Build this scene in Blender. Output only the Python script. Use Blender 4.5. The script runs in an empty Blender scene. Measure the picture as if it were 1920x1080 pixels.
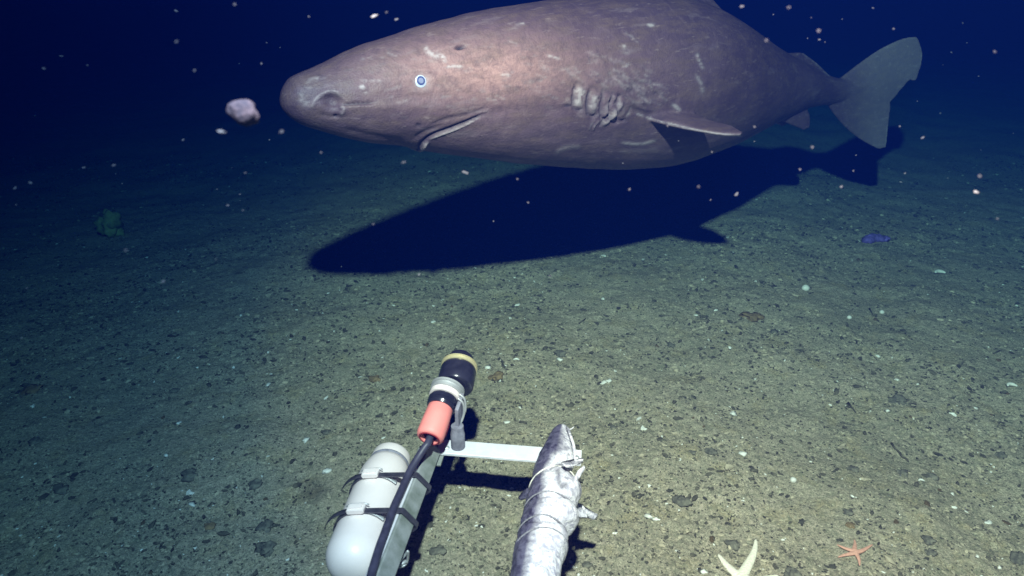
import bpy, bmesh, math, random
import numpy as np
from mathutils import Vector, Matrix, noise as mnoise

# ------------------------------------------------------------------ camera, world, lamp
scene = bpy.context.scene
col = scene.collection
H = 1.3                                   # camera height over the seabed, metres
PITCH = math.radians(24.8)
FPX = 1250.0                              # focal length in pixels of the 1920 px wide photograph

cam_d = bpy.data.cameras.new("camera")
cam_d.sensor_width = 36.0
cam_d.lens = 36.0 * FPX / 1920.0
cam_d.clip_start = 0.02
cam_d.clip_end = 400
cam_d.dof.use_dof = True
cam_d.dof.focus_distance = 2.2
cam_d.dof.aperture_fstop = 4.5
cam = bpy.data.objects.new("camera", cam_d)
cam.location = (0, 0, H)
cam.rotation_euler = (math.radians(90) - PITCH, 0, 0)
col.objects.link(cam)
scene.camera = cam

world = bpy.data.worlds.new("World")
scene.world = world
world.use_nodes = True
bg = world.node_tree.nodes["Background"]
bg.inputs[0].default_value = (0.0, 0.001, 0.10, 1)
bg.inputs[1].default_value = 0.16

LAMP_Z = H * 1.72
sd = bpy.data.lights.new("lander_lamp", 'SPOT')
sd.energy = 985
sd.spot_size = math.radians(168)
sd.spot_blend = 0.1
sd.shadow_soft_size = 0.035
sd.color = (1.0, 1.0, 1.0)
lamp = bpy.data.objects.new("lander_lamp", sd)
lamp.location = (-0.02, 0.0, LAMP_Z)
aim = Vector((1.0 * H, 2.08 * H, 0.0 * H))
lamp.rotation_euler = (aim - lamp.location).to_track_quat('-Z', 'Y').to_euler()
col.objects.link(lamp)
# the lamp's beam: warm white in the middle, dimmer and bluer towards its edge
sd.use_nodes = True
lt = sd.node_tree
em = lt.nodes["Emission"]
ltc = lt.nodes.new("ShaderNodeTexCoord")
lsx = lt.nodes.new("ShaderNodeSeparateXYZ")
lab_ = lt.nodes.new("ShaderNodeMath"); lab_.operation = 'ABSOLUTE'
lac = lt.nodes.new("ShaderNodeMath"); lac.operation = 'ARCCOSINE'
ldv = lt.nodes.new("ShaderNodeMath"); ldv.operation = 'DIVIDE'; ldv.inputs[1].default_value = math.pi / 2
lrp = lt.nodes.new("ShaderNodeValToRGB")
lt.links.new(ltc.outputs["Normal"], lsx.inputs[0])
lt.links.new(lsx.outputs[2], lab_.inputs[0]); lt.links.new(lab_.outputs[0], lac.inputs[0]); lt.links.new(lac.outputs[0], ldv.inputs[0])
lt.links.new(ldv.outputs[0], lrp.inputs[0]); lt.links.new(lrp.outputs[0], em.inputs[0])
BEAM = [(0, (1.0, .62, .54)), (22, (.98, .615, .53)), (31, (.66, .465, .435)), (39, (.235, .225, .27)), (45, (.125, .145, .19)), (52, (.085, .105, .13)), (60, (.01, .02, .03))]
el_ = lrp.color_ramp.elements
while len(el_) < len(BEAM): el_.new(.5)
for e_, (d_, c_) in zip(el_, BEAM):
    e_.position = d_ / 90.0
    e_.color = (*c_, 1)

scene.view_settings.view_transform = 'Standard'
scene.view_settings.look = 'None'
scene.view_settings.gamma = 1
scene.view_settings.exposure = 0.0
cy = scene.cycles
cy.use_denoising = True
cy.max_bounces = 6
cy.diffuse_bounces = 2
cy.volume_bounces = 1
cy.transparent_max_bounces = 6
cy.caustics_reflective = False
cy.caustics_refractive = False
cy.sample_clamp_indirect = 4

HAZE_DENSITY = 0.18
HAZE_COLOR = (0.002, 0.012, 0.115, 1)
HAZE_ABS = (0.0, 0.70, 0.83, 1)

# ------------------------------------------------------------------ helpers
SP, CP = math.sin(PITCH), math.cos(PITCH)


def ray(u, v):
    dv = v - 540.0
    return Vector((u - 960.0, CP * FPX - SP * dv, -SP * FPX - CP * dv))


def at_z(u, v, z):
    """world point on the level z (in metres) seen at a pixel"""
    d = ray(u, v)
    s = (z - H) / d.z
    return Vector((0, 0, H)) + d * s


def at_d(u, v, dist):
    """world point at forward depth dist"""
    return Vector((0, 0, H)) + ray(u, v) * (dist / FPX)


def project(p):
    """n x 3 array -> u, v"""
    x = p[:, 0]
    y = p[:, 1]
    z = p[:, 2] - H
    f = CP * y - SP * z
    dn = -SP * y - CP * z
    return 960 + FPX * x / f, 540 + FPX * dn / f


def tag(o, label=None, cat=None, group=None, kind=None):
    if label: o["label"] = label
    if cat: o["category"] = cat
    if group: o["group"] = group
    if kind: o["kind"] = kind
    return o


def mesh_obj(name, verts, faces, mat, parent=None, smooth=True):
    me = bpy.data.meshes.new(name)
    me.from_pydata([tuple(v) for v in verts], [], faces)
    me.materials.append(mat)
    if smooth:
        me.polygons.foreach_set("use_smooth", [True] * len(me.polygons))
    me.update()
    o = bpy.data.objects.new(name, me)
    col.objects.link(o)
    if parent:
        o.parent = parent
        o.matrix_parent_inverse = parent.matrix_world.inverted() if False else Matrix.Translation(parent.location).inverted()
    return o


def empty(name, loc):
    o = bpy.data.objects.new(name, None)
    o.empty_display_size = 0.1
    o.location = loc
    col.objects.link(o)
    return o


class MB:
    """collects geometry for one mesh object"""
    def __init__(s):
        s.v, s.f = [], []

    def add(s, verts, faces):
        n = len(s.v)
        s.v += [Vector(a) for a in verts]
        s.f += [tuple(i + n for i in f) for f in faces]

    def loft(s, rings, cap=True, closed=False):
        n = len(rings[0])
        vs = [p for r in rings for p in r]
        fs = []
        m = len(rings)
        for i in range(m if closed else m - 1):
            a, b = i * n, ((i + 1) % m) * n
            for k in range(n):
                fs.append((a + k, a + (k + 1) % n, b + (k + 1) % n, b + k))
        if cap and not closed:
            fs.append(tuple(range(n - 1, -1, -1)))
            fs.append(tuple((m - 1) * n + k for k in range(n)))
        s.add(vs, fs)

    def tube(s, pts, r, n=10, cap=True):
        pts = [Vector(p) for p in pts]
        rr = r if isinstance(r, (list, tuple)) else [r] * len(pts)
        rings = []
        up = None
        for i, p in enumerate(pts):
            t = (pts[min(i + 1, len(pts) - 1)] - pts[max(i - 1, 0)]).normalized()
            if up is None:
                up = Vector((0, 0, 1)) if abs(t.z) < 0.9 else Vector((1, 0, 0))
            a = t.cross(up).normalized()
            up = a.cross(t).normalized()
            rings.append([p + (a * math.cos(2 * math.pi * k / n) + up * math.sin(2 * math.pi * k / n)) * rr[i] for k in range(n)])
        s.loft(rings, cap)

    def lathe(s, origin, axis, prof, n=40, cap=True):
        """prof: (distance along axis, radius)"""
        axis = Vector(axis).normalized()
        a = axis.cross(Vector((0, 0, 1)) if abs(axis.z) < .95 else Vector((0, 1, 0))).normalized()
        b = a.cross(axis).normalized()
        rings = []
        for (h, r) in prof:
            c = Vector(origin) + axis * h
            rings.append([c + (a * math.cos(2 * math.pi * k / n) + b * math.sin(2 * math.pi * k / n)) * max(r, 1e-4) for k in range(n)])
        s.loft(rings, cap)

    def box(s, c, ax, ay, az, hx, hy, hz, bev=0.0):
        """oriented box (axes unit vectors, half sizes) with chamfered edges along ay"""
        c = Vector(c); ax = Vector(ax); ay = Vector(ay); az = Vector(az)
        b = min(bev, hx * .9, hz * .9)
        if b <= 0:
            q = [(-hx, -hz), (hx, -hz), (hx, hz), (-hx, hz)]
        else:
            q = [(-hx + b, -hz), (hx - b, -hz), (hx, -hz + b), (hx, hz - b), (hx - b, hz), (-hx + b, hz), (-hx, hz - b), (-hx, -hz + b)]
        e = b * 0.8
        rings = []
        for (yy, sc) in ((-hy, 1 - e / max(hx, hz)), (-hy + e, 1), (hy - e, 1), (hy, 1 - e / max(hx, hz))) if b > 0 else ((-hy, 1), (hy, 1)):
            rings.append([c + ax * x * sc + ay * yy + az * z * sc for x, z in q])
        s.loft(rings)

    def build(s, name, mat, parent=None, smooth=True, auto=None):
        o = mesh_obj(name, s.v, s.f, mat, parent, smooth)
        bm = bmesh.new()
        bm.from_mesh(o.data)
        bmesh.ops.recalc_face_normals(bm, faces=bm.faces)
        if auto is not None:
            for e in bm.edges:
                if len(e.link_faces) == 2 and e.calc_face_angle(0) > auto:
                    e.smooth = False
        bm.to_mesh(o.data)
        bm.free()
        return o


def catmull(pts, n=12):
    pts = [np.array(p, float) for p in pts]
    out = []
    for i in range(len(pts) - 1):
        p0 = pts[max(i - 1, 0)]; p1 = pts[i]; p2 = pts[i + 1]; p3 = pts[min(i + 2, len(pts) - 1)]
        if i == 0: p0 = 2 * p1 - p2
        if i == len(pts) - 2: p3 = 2 * p2 - p1
        for k in range(n):
            t = k / n
            out.append(0.5 * ((2 * p1) + (-p0 + p2) * t + (2 * p0 - 5 * p1 + 4 * p2 - p3) * t * t + (-p0 + 3 * p1 - 3 * p2 + p3) * t ** 3))
    out.append(pts[-1])
    return out


# ---- vectorised value noise for geometry
def vnoise(x, y, seed=0):
    xi = np.floor(x).astype(np.int64); yi = np.floor(y).astype(np.int64)
    fx = x - xi; fy = y - yi
    fx = fx * fx * (3 - 2 * fx); fy = fy * fy * (3 - 2 * fy)

    def h(a, b):
        n = (a * 374761393 + b * 668265263 + seed * 982451653) & 0xffffffff
        n = ((n ^ (n >> 13)) * 1274126177) & 0xffffffff
        return ((n ^ (n >> 16)) & 0xffff) / 65535.0
    return (h(xi, yi) * (1 - fx) + h(xi + 1, yi) * fx) * (1 - fy) + (h(xi, yi + 1) * (1 - fx) + h(xi + 1, yi + 1) * fx) * fy


def ground_z(x, y):
    x = np.asarray(x, float); y = np.asarray(y, float)
    z = 0.030 * (vnoise(x * 1.1, y * 1.1, 1) - .5) + 0.026 * (vnoise(x * 3.7, y * 3.7, 2) - .5)
    z = z + 0.014 * (vnoise(x * 11, y * 11, 3) - .5) + 0.006 * (vnoise(x * 27, y * 27, 4) - .5)
    return z


def gz(x, y):
    return float(ground_z(np.array([x]), np.array([y]))[0])


def on_ground(u, v):
    z = 0.0
    for _ in range(4):
        p = at_z(u, v, z)
        z = gz(p.x, p.y)
    return Vector((p.x, p.y, z))


# ---- materials
def new_mat(name):
    m = bpy.data.materials.new(name)
    m.use_nodes = True
    nt = m.node_tree
    bs = nt.nodes["Principled BSDF"]
    return m, nt, bs


def N(nt, t, **kw):
    n = nt.nodes.new(t)
    for k, v in kw.items():
        if k.startswith("i_"):
            n.inputs[k[2:].replace("_", " ")].default_value = v
        else:
            setattr(n, k, v)
    return n


def ramp(nt, fac, stops, interp='LINEAR'):
    r = nt.nodes.new("ShaderNodeValToRGB")
    r.color_ramp.interpolation = interp
    el = r.color_ramp.elements
    while len(el) < len(stops): el.new(0.5)
    for e, (p, c) in zip(el, stops):
        e.position = p
        e.color = c if len(c) == 4 else (*c, 1)
    nt.links.new(fac, r.inputs[0])
    return r.outputs[0]


def mix(nt, fac, a, b, mode='MIX'):
    m = nt.nodes.new("ShaderNodeMix")
    m.data_type = 'RGBA'
    m.blend_type = mode
    for s, val in ((m.inputs[0], fac), (m.inputs[6], a), (m.inputs[7], b)):
        if hasattr(val, "links"): nt.links.new(val, s)
        elif isinstance(val, (int, float)): s.default_value = val
        else: s.default_value = (*val, 1) if len(val) == 3 else val
    return m.outputs[2]


def noise_tex(nt, coord, scale, detail=4, rough=.55, dist=0.0):
    n = N(nt, "ShaderNodeTexNoise")
    n.inputs["Scale"].default_value = scale
    n.inputs["Detail"].default_value = detail
    n.inputs["Roughness"].default_value = rough
    n.inputs["Distortion"].default_value = dist
    nt.links.new(coord, n.inputs["Vector"])
    return n.outputs["Fac"]


def simple_mat(name, c, rough=.5, metal=0.0, var=.15, scale=40, bump=.0, c2=None, spec=.5):
    m, nt, bs = new_mat(name)
    tc = N(nt, "ShaderNodeTexCoord")
    f = noise_tex(nt, tc.outputs["Object"], scale, 5, .6)
    c2 = c2 or tuple(x * (1 - var * 2) for x in c)
    f2 = ramp(nt, f, [(.35, (0, 0, 0)), (.65, (1, 1, 1))])
    nt.links.new(mix(nt, f2, c2, c), bs.inputs["Base Color"])
    bs.inputs["Roughness"].default_value = rough
    bs.inputs["Metallic"].default_value = metal
    bs.inputs["Specular IOR Level"].default_value = spec
    if bump:
        b = N(nt, "ShaderNodeBump")
        b.inputs["Strength"].default_value = bump
        b.inputs["Distance"].default_value = .004
        nt.links.new(f, b.inputs["Height"])
        nt.links.new(b.outputs[0], bs.inputs["Normal"])
    return m


rng = random.Random(7)
nrng = np.random.default_rng(11)

# ------------------------------------------------------------------ seabed
def axis_coords(a0, a1, step, far, growth=1.045):
    mid = list(np.arange(a0, a1, step))
    hi, s = [mid[-1]], step
    while hi[-1] < far:
        s *= growth
        hi.append(hi[-1] + s)
    lo, s = [mid[0]], step
    while lo[-1] > -far:
        s *= growth
        lo.append(lo[-1] - s)
    return np.array(lo[:0:-1] + mid + hi[1:])


def make_seabed():
    xs = axis_coords(-2.0, 3.0, 0.007, 42)
    ys = axis_coords(0.75, 3.8, 0.007, 42)
    X, Y = np.meshgrid(xs, ys)
    Z = ground_z(X, Y)
    near = np.clip(1.6 - np.hypot(X - .6, Y - 2) / 3.2, 0, 1)
    # burrows, pits and crumbs
    wx = X + .02 * vnoise(X * 20, Y * 20, 21); wy = Y + .02 * vnoise(X * 20, Y * 20, 22)
    a = vnoise(wx * 62, wy * 62, 5); b = vnoise(wx * 30 + 9, wy * 30, 6)
    dens = .45 + .75 * vnoise(X * 2.3, Y * 2.3, 8)
    pit = np.clip(a * .6 + b * .4 - (.84 - .12 * dens), 0, 1)
    Z = Z - pit * .05 * near * np.clip((4.5 - Y) / 2, 0, 1)
    c = vnoise(wx * 75 + 3, wy * 75, 7)
    Z = Z + np.clip(c - .62, 0, 1) * .020 * near * dens
    nx, ny = len(xs), len(ys)
    co = np.stack([X, Y, Z], -1).reshape(-1, 3).astype(np.float32)
    idx = np.arange(nx * ny).reshape(ny, nx)
    q = np.stack([idx[:-1, :-1], idx[:-1, 1:], idx[1:, 1:], idx[1:, :-1]], -1).reshape(-1, 4)
    me = bpy.data.meshes.new("seabed")
    me.vertices.add(len(co)); me.vertices.foreach_set("co", co.ravel())
    me.loops.add(q.size); me.loops.foreach_set("vertex_index", q.ravel().astype(np.int32))
    me.polygons.add(len(q))
    me.polygons.foreach_set("loop_start", np.arange(0, q.size, 4, dtype=np.int32))
    me.polygons.foreach_set("loop_total", np.full(len(q), 4, np.int32))
    me.polygons.foreach_set("use_smooth", np.ones(len(q), bool))
    me.update(calc_edges=True)
    m, nt, bs = new_mat("silty_sediment")
    tc = N(nt, "ShaderNodeTexCoord")
    P = tc.outputs["Object"]
    base = mix(nt, ramp(nt, noise_tex(nt, P, 2.2, 5, .6), [(.35, (0, 0, 0)), (.68, (1, 1, 1))]), (.355, .30, .22), (.53, .435, .325))
    base = mix(nt, ramp(nt, noise_tex(nt, P, 9, 4, .6, .4), [(.52, (0, 0, 0)), (.75, (.8, .8, .8))]), base, (.42, .32, .16))
    base = mix(nt, ramp(nt, noise_tex(nt, P, 38, 5, .75, .8), [(.30, (.8, .8, .8)), (.52, (0, 0, 0))]), base, (.16, .16, .105))
    wm = noise_tex(nt, P, 85, 4, .65, 1.6)
    base = mix(nt, ramp(nt, wm, [(.43, (0, 0, 0)), (.485, (.75, .75, .75)), (.515, (.75, .75, .75)), (.57, (0, 0, 0))]), base, (.17, .17, .11))
    base = mix(nt, ramp(nt, wm, [(.58, (0, 0, 0)), (.70, (.8, .8, .8))]), base, (.62, .58, .40))
    base = mix(nt, ramp(nt, noise_tex(nt, P, 120, 3, .6, .5), [(.30, (.8, .8, .8)), (.46, (0, 0, 0))]), base, (.10, .10, .075))
    fine = noise_tex(nt, P, 170, 3, .7)
    base = mix(nt, ramp(nt, fine, [(.60, (0, 0, 0)), (.75, (.7, .7, .7))]), base, (.55, .52, .40))
    # dark debris specks, also standing in for the small shadows of bumps
    vo = N(nt, "ShaderNodeTexVoronoi", feature='F1')
    vo.inputs["Scale"].default_value = 60
    nt.links.new(P, vo.inputs["Vector"])
    f = ramp(nt, vo.outputs["Distance"], [(.16, (1, 1, 1)), (.24, (0, 0, 0))])
    sel = ramp(nt, noise_tex(nt, P, 26, 3, .6), [(.50, (0, 0, 0)), (.56, (1, 1, 1))])
    base = mix(nt, mix(nt, 1.0, f, sel, 'MULTIPLY'), base, (.045, .045, .035))
    nt.links.new(base, bs.inputs["Base Color"])
    bs.inputs["Roughness"].default_value = .95
    bs.inputs["Specular IOR Level"].default_value = .1
    bp = N(nt, "ShaderNodeBump")
    bp.inputs["Strength"].default_value = .9
    bp.inputs["Distance"].default_value = .010
    h = noise_tex(nt, P, 75, 6, .7, .3)
    nt.links.new(h, bp.inputs["Height"])
    nt.links.new(bp.outputs[0], bs.inputs["Normal"])
    me.materials.append(m)
    o = bpy.data.objects.new("seabed", me)
    col.objects.link(o)
    tag(o, "silty olive grey seabed strewn with dark crumbs and fading into blue", kind="structure")


make_seabed()

M = {}
M['dark_stone'] = simple_mat("dark_stone", (.20, .185, .14), .95, scale=60, bump=1.0, c2=(.07, .066, .055), spec=.1)
M['brown_stone'] = simple_mat("brown_stone", (.27, .19, .10), .95, scale=60, bump=1.0, c2=(.12, .09, .055), spec=.1)
M['litter'] = simple_mat("dark_litter", (.135, .12, .085), .9, scale=45, c2=(.045, .042, .034), spec=.1)
M['shell'] = simple_mat("white_shell", (.78, .75, .68), .5, var=.12, scale=120)
M['snow'] = simple_mat("marine_snow", (.25, .25, .28), .8, var=.1, scale=90)
M['snow'].node_tree.nodes["Principled BSDF"].inputs["Alpha"].default_value = .75
M['snow_thin'] = simple_mat("marine_snow_thin", (.22, .23, .27), .9, var=.1, scale=90, spec=0)
M['snow_thin'].node_tree.nodes["Principled BSDF"].inputs["Alpha"].default_value = .22


def lump(r, seed, flat=.6, rough=.3, sub=2, stretch=1.0):
    """irregular rounded stone: verts, faces"""
    bm = bmesh.new()
    bmesh.ops.create_icosphere(bm, subdivisions=sub, radius=1)
    off = Vector((seed * 3.17, seed * 1.31, seed * .77))
    for v in bm.verts:
        k = 1 + rough * mnoise.noise(v.co * 1.3 + off) + rough * .5 * mnoise.noise(v.co * 3.1 + off)
        v.co = Vector((v.co.x * stretch * k, v.co.y * k, v.co.z * flat * k)) * r
    vs = [v.co.copy() for v in bm.verts]
    fs = [tuple(v.index for v in f.verts) for f in bm.faces]
    bm.free()
    return vs, fs


# fine litter: tens of thousands of crumbs, one object
M['crumb'] = simple_mat("mud_crumb", (.48, .41, .29), .95, scale=60, c2=(.22, .19, .14), spec=.05)


def make_litter():
    kinds = [np.array([tuple(q) for q in lump(1, s, .75, 1.1, 1, 1.0 + .35 * (s % 4))[0]]) for s in range(20)]
    fcs = np.array(lump(1, 0, .5, .5, 1)[1])
    n = 52000
    u = nrng.uniform(-200, 2120, n * 2); v = nrng.uniform(290, 1180, n * 2)
    V, F, MI = [], [], []
    cnt = 0
    base = 0
    for i in range(n * 2):
        if cnt >= n: break
        p = at_z(u[i], v[i], 0)
        if p.y > 7.5 or p.y < .55: continue
        d = .10 + (vnoise(np.array([p.x * 2.3]), np.array([p.y * 2.3]), 8)[0] * 1.3 + vnoise(np.array([p.x * 13]), np.array([p.y * 13]), 18)[0] * 1.3 - .75)
        if nrng.random() > d: continue
        g = 1 + .5 * max(0, p.y - 1.1)
        is_dark = nrng.random() < .42 + .12 * max(0, p.y - 1.3)
        r = (.0015 * math.exp(nrng.normal(0, .55)) if is_dark else .0015 * math.exp(nrng.normal(0, .5))) * g
        a = nrng.uniform(0, 6.28)
        k = kinds[nrng.integers(20)] * min(r, .008)
        c, s = math.cos(a), math.sin(a)
        kk = np.stack([k[:, 0] * c - k[:, 1] * s + p.x, k[:, 0] * s + k[:, 1] * c + p.y, k[:, 2]], -1)
        kk[:, 2] += gz(p.x, p.y) + r * .3
        V.append(kk); F.append(fcs + base); MI += [0 if is_dark else (2 if nrng.random() < .045 else 1)] * len(fcs); base += len(kk); cnt += 1
    V = np.concatenate(V); F = np.concatenate(F)
    o = mesh_obj("seabed_litter", V.tolist(), F.tolist(), M['litter'], smooth=False)
    o.data.materials.append(M['crumb'])
    o.data.materials.append(M['shell'])
    o.data.polygons.foreach_set("material_index", MI)
    tag(o, "fine dark crumbs and grit scattered all over the seabed", "grit", kind="stuff")


make_litter()

# countable stones: (u, v, half width in px, material, label)
stones = [
    (1410, 590, 20, 'brown_stone', "ribbed brown clump resting on the mud in the right half of the seabed"),
    (702, 708, 13, 'brown_stone', "small brown lump on the mud up and left of the red collar"),
    (932, 702, 15, 'brown_stone', "tan brown lump just right of the black probe head"),
    (1050, 660, 13, 'dark_stone', "round grey stone with a pale crumb beneath, above the bait fish"),
    (992, 638, 10, 'dark_stone', "small round stone upper left of the grey stone above the bait fish"),
    (1683, 748, 15, 'dark_stone', "dark angular stone with a tan stain beside it on the right"),
    (1333, 846, 12, 'dark_stone', "grey stone between the crossbar end and the curved black twig"),
    (355, 888, 17, 'dark_stone', "largest dark stone on the shaded left seabed"),
    (479, 906, 13, 'dark_stone', "grey stone right of the largest stone on the left seabed"),
    (393, 985, 10, 'brown_stone', "brownish stone on the left seabed below a white shell bit"),
    (500, 985, 17, 'dark_stone', "bluish stone among debris left of the white canister"),
    (500, 1025, 19, 'dark_stone', "broad dark stone below the bluish one left of the canister"),
    (612, 809, 9, 'dark_stone', "round black pebble up and left of the white canister"),
    (327, 731, 9, 'dark_stone', "oval pebble on the dim seabed left of the black probe head"),
    (1277, 936, 17, 'dark_stone', "flat dark stone to the right of the bait fish fin"),
    (1374, 1018, 14, 'dark_stone', "mossy stone just above the arms of the cream starfish"),
    (1486, 1072, 14, 'dark_stone', "dark stone at the lower edge right of the cream starfish"),
    (822, 1030, 14, 'dark_stone', "flat black stone in the light between beam shadow and bait fish"),
    (1450, 620, 9, 'dark_stone', "black pebble below the ribbed brown clump"),
    (1600, 877, 10, 'dark_stone', "blue grey pebble right of the small white sphere"),
    (1693, 885, 10, 'dark_stone', "grey pebble under the curved black twig"),
    (1745, 892, 10, 'dark_stone', "elongated bluish pebble right of the curved twig"),
    (1877, 852, 10, 'dark_stone', "bluish pebble near the right edge of the view"),
    (1912, 1045, 17, 'dark_stone', "dark bluish stone cut by the right edge beyond the orange starfish"),
    (1298, 847, 7, 'dark_stone', "small dark pebble left of the grey stone by the crossbar"),
    (1590, 960, 10, 'dark_stone', "tiny black hollowed pebble above the orange starfish"),
    (1595, 983, 9, 'brown_stone', "yellowish lump above the orange starfish"),
    (60, 728, 16, 'brown_stone', "dim brown mound at the far left"),
    (66, 826, 10, 'dark_stone', "faint dark pebble at the far left below the brown mound"),
    (115, 915, 12, 'dark_stone', "faint stone among left edge debris"),
    (1100, 1058, 9, 'dark_stone', "blackish pebble in the fish shadow at the lower edge"),
    (1740, 1010, 11, 'dark_stone', "dark pebble right of the orange starfish"),
    (1745, 1035, 9, 'dark_stone', "smaller dark pebble below and right of the orange starfish"),
    (1150, 800, 7, 'dark_stone', "black pebble up and right of the bait fish head"),
    (1258, 646, 9, 'dark_stone', "square black pebble in the middle distance, right of centre"),
    (1140, 600, 6, 'dark_stone', "tiny black pebble beyond the white shell chip in the centre"),
]
for i, (u, v, hw, mt, lab) in enumerate(stones):
    p = on_ground(u, v + hw * .3)
    r = hw * (p - Vector((0, 0, H))).length / 1300 * .95
    vs, fs = lump(r * .80, i + 3, .5 if mt == 'dark_stone' else .42, .75, 3, 1.1)
    a = rng.uniform(-.5, .5)
    R = Matrix.Rotation(a, 3, 'Z')
    o = mesh_obj("stone", [R @ q for q in vs], fs, M[mt])
    o.location = p + Vector((0, 0, r * .14))
    tag(o, lab, "stone", "loose stones on the seabed")

# small dark pebbles nobody could tell apart, each an object sharing a mesh
peb = []
for k in range(8):
    vs, fs = lump(1, 50 + k, .5, .9, 2, 1.0 + .35 * (k % 3))
    o0 = bpy.data.meshes.new("pebble")
    o0.from_pydata([tuple(q) for q in vs], [], fs)
    o0.polygons.foreach_set("use_smooth", [True] * len(o0.polygons))
    o0.materials.append(M['dark_stone'] if k % 4 else M['brown_stone'])
    peb.append(o0)
for i in range(130):
    u = rng.uniform(20, 1900); v = 400 + 680 * rng.random() ** .8
    if 560 < v and 690 < u < 1120 and v > 650: continue
    if v < 560 and u < 1400: continue
    p = on_ground(u, v)
    o = bpy.data.objects.new("pebble", peb[rng.randrange(8)])
    r = rng.uniform(.0026, .0050) * (1 + .25 * p.y)
    o.scale = (r * rng.uniform(.8, 1.5), r, r)
    o.rotation_euler.z = rng.uniform(0, 6.28)
    o.location = p + Vector((0, 0, r * .2))
    col.objects.link(o)
    tag(o, "small dark pebble lying half sunk in the mud", "pebble", "small dark pebbles on the mud")

# pale shell chips
chips = [
    (1375, 777, 7, "white shell sliver up and left of the twin shell chips"), (1392, 853, 8, "cream upright shell chip right of the fish head"),
    (1487, 902, 8, "small round white sphere on the mud, right of centre"), (1142, 715, 6, "bright white chip beyond the bait fish head"),
    (613, 885, 9, "white chip on a dark pebble left of the canister top"), (573, 827, 7, "cream shell chip above left of the canister"),
    (360, 948, 7, "pinkish white chip on the left seabed"), (1664, 771, 5, "tiny bright bead right of the white shell sliver"),
    (1898, 729, 8, "curved white shell at the right edge"), (1728, 905, 5, "tiny white bead near the curved twig"),
    (1852, 982, 6, "lilac white chip near the right edge"), (503, 723, 6, "orange white chip on the mid left seabed"),
    (335, 795, 5, "upright white chip on the dim left seabed"), (312, 855, 5, "violet white bead on the left seabed"),
    (438, 690, 5, "white bead with dark shadow left of the probe head"), (452, 592, 4, "tiny bead highest on the left slope of the mud"),
    (1368, 653, 6, "bright bead below the ribbed brown clump"), (1592, 597, 6, "pinkish chip right of the pale ball"),
    (1653, 587, 6, "white chip farther right of the pale ball"), (1510, 543, 10, "pale pink round ball on the distant right mud"),
    (1763, 517, 9, "white hooked shell on the distant right mud"), (950, 793, 6, "white chip between the probe and the bait fish"),
    (1318, 1073, 7, "small white chip at the lower edge left of the cream starfish"), (1215, 970, 7, "pinkish chip right of the fish fin"),
    (1378, 365, 7, "pale chip beyond the far fin shadow"), (62, 764, 6, "white bead on the far left mud"), (970, 573, 6, "flat white flake just in front of the shark shadow"),
    (1130, 562, 5, "tiny cream chip just in front of the shark shadow"), (1050, 675, 6, "pinkish crumb below the round grey stone"), (968, 678, 6, "curled white worm tube left of centre"),
    (915, 690, 6, "ring shaped pale crumb right of the black probe tip"), (1230, 975, 6, "pink white crumb right of the other by the fish fin"),
]
for i, (u, v, hw, lab) in enumerate(chips):
    p = on_ground(u, v)
    r = hw * (p - Vector((0, 0, H))).length / 1300 * .66
    vs, fs = lump(r, i + 70, .6, .9, 2, .9 if 'bead' in lab or 'ball' in lab or 'sphere' in lab else 1.5)
    if 'ball' in lab or 'sphere' in lab: vs, fs = lump(r, i, .95, .08, 3)
    R = Matrix.Rotation(rng.uniform(-1.2, 1.2), 3, 'Z')
    nm = 'shell' if 'shell' in lab else 'shell_chip'
    if 'hooked' in lab or 'curved' in lab or 'curled' in lab:
        mb = MB()
        pts = [Vector((r * 1.3 * math.cos(t), r * 1.3 * math.sin(t), r * .35)) for t in np.linspace(.1, 2.9, 10)]
        mb.tube(pts, [r * (.2 + .35 * math.sin(math.pi * k / 9)) for k in range(10)], 8)
        o = mb.build(nm, M['shell'])
    else:
        o = mesh_obj(nm, [R @ q for q in vs], fs, M['shell'])
    o.location = p + Vector((0, 0, r * .45))
    tag(o, lab, "shell", "white shell bits on the mud")

# twig, purple sponge, dim far sponge
mb = MB()
tw = [(1671, 833), (1677, 843), (1686, 850), (1690, 857), (1697, 861), (1703, 867)]
mb.tube([on_ground(a, b) + Vector((0, 0, .004)) for a, b in tw], [.0035, .003, .0035, .003, .003, .002], 7)
o = mb.build("twig", M['litter'])
tag(o, "thin crooked black twig lying on the mud at right", "twig")
for (seg, lab) in (([(1590, 756), (1604, 775)], "short black stick up and left of the dark angular stone"),
                   ([(1862, 664), (1874, 659)], "short black stick on the distant mud near the right edge"),
                   ([(1630, 580), (1637, 592)], "dark stick between the two white chips on the distant mud"),
                   ([(1086, 607), (1098, 599)], "grey stick on the mud beyond the fish head")):
    mb = MB()
    mb.tube([on_ground(a, b) + Vector((0, 0, .003)) for a, b in seg], [.0035, .0025], 6)
    o = mb.build("stick", M['litter'])
    tag(o, lab, "stick")
M['purple'] = simple_mat("purple_sponge", (.20, .13, .48), .8, var=.3, scale=40, bump=.5)
p = on_ground(1646, 455)
mb = MB()
for k in range(9):
    t = k / 8
    vs, fs = lump(.022 + .012 * math.sin(3.1 * t + .3), k + 200, .75, .5, 2)
    mb.add([q + Vector((-.06 + .12 * t, .02 * math.sin(5 * t) + .05 * t, .012)) for q in vs], fs)
o = mb.build("purple_sponge", M['purple'])
o.location = p
tag(o, "ragged purple sponge lying on the distant mud at right", "sponge")
M['far_sponge'] = simple_mat("yellow_sponge", (.28, .34, .12), .9, var=.3, scale=20, bump=.5)
p = on_ground(212, 441)
mb = MB()
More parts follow.
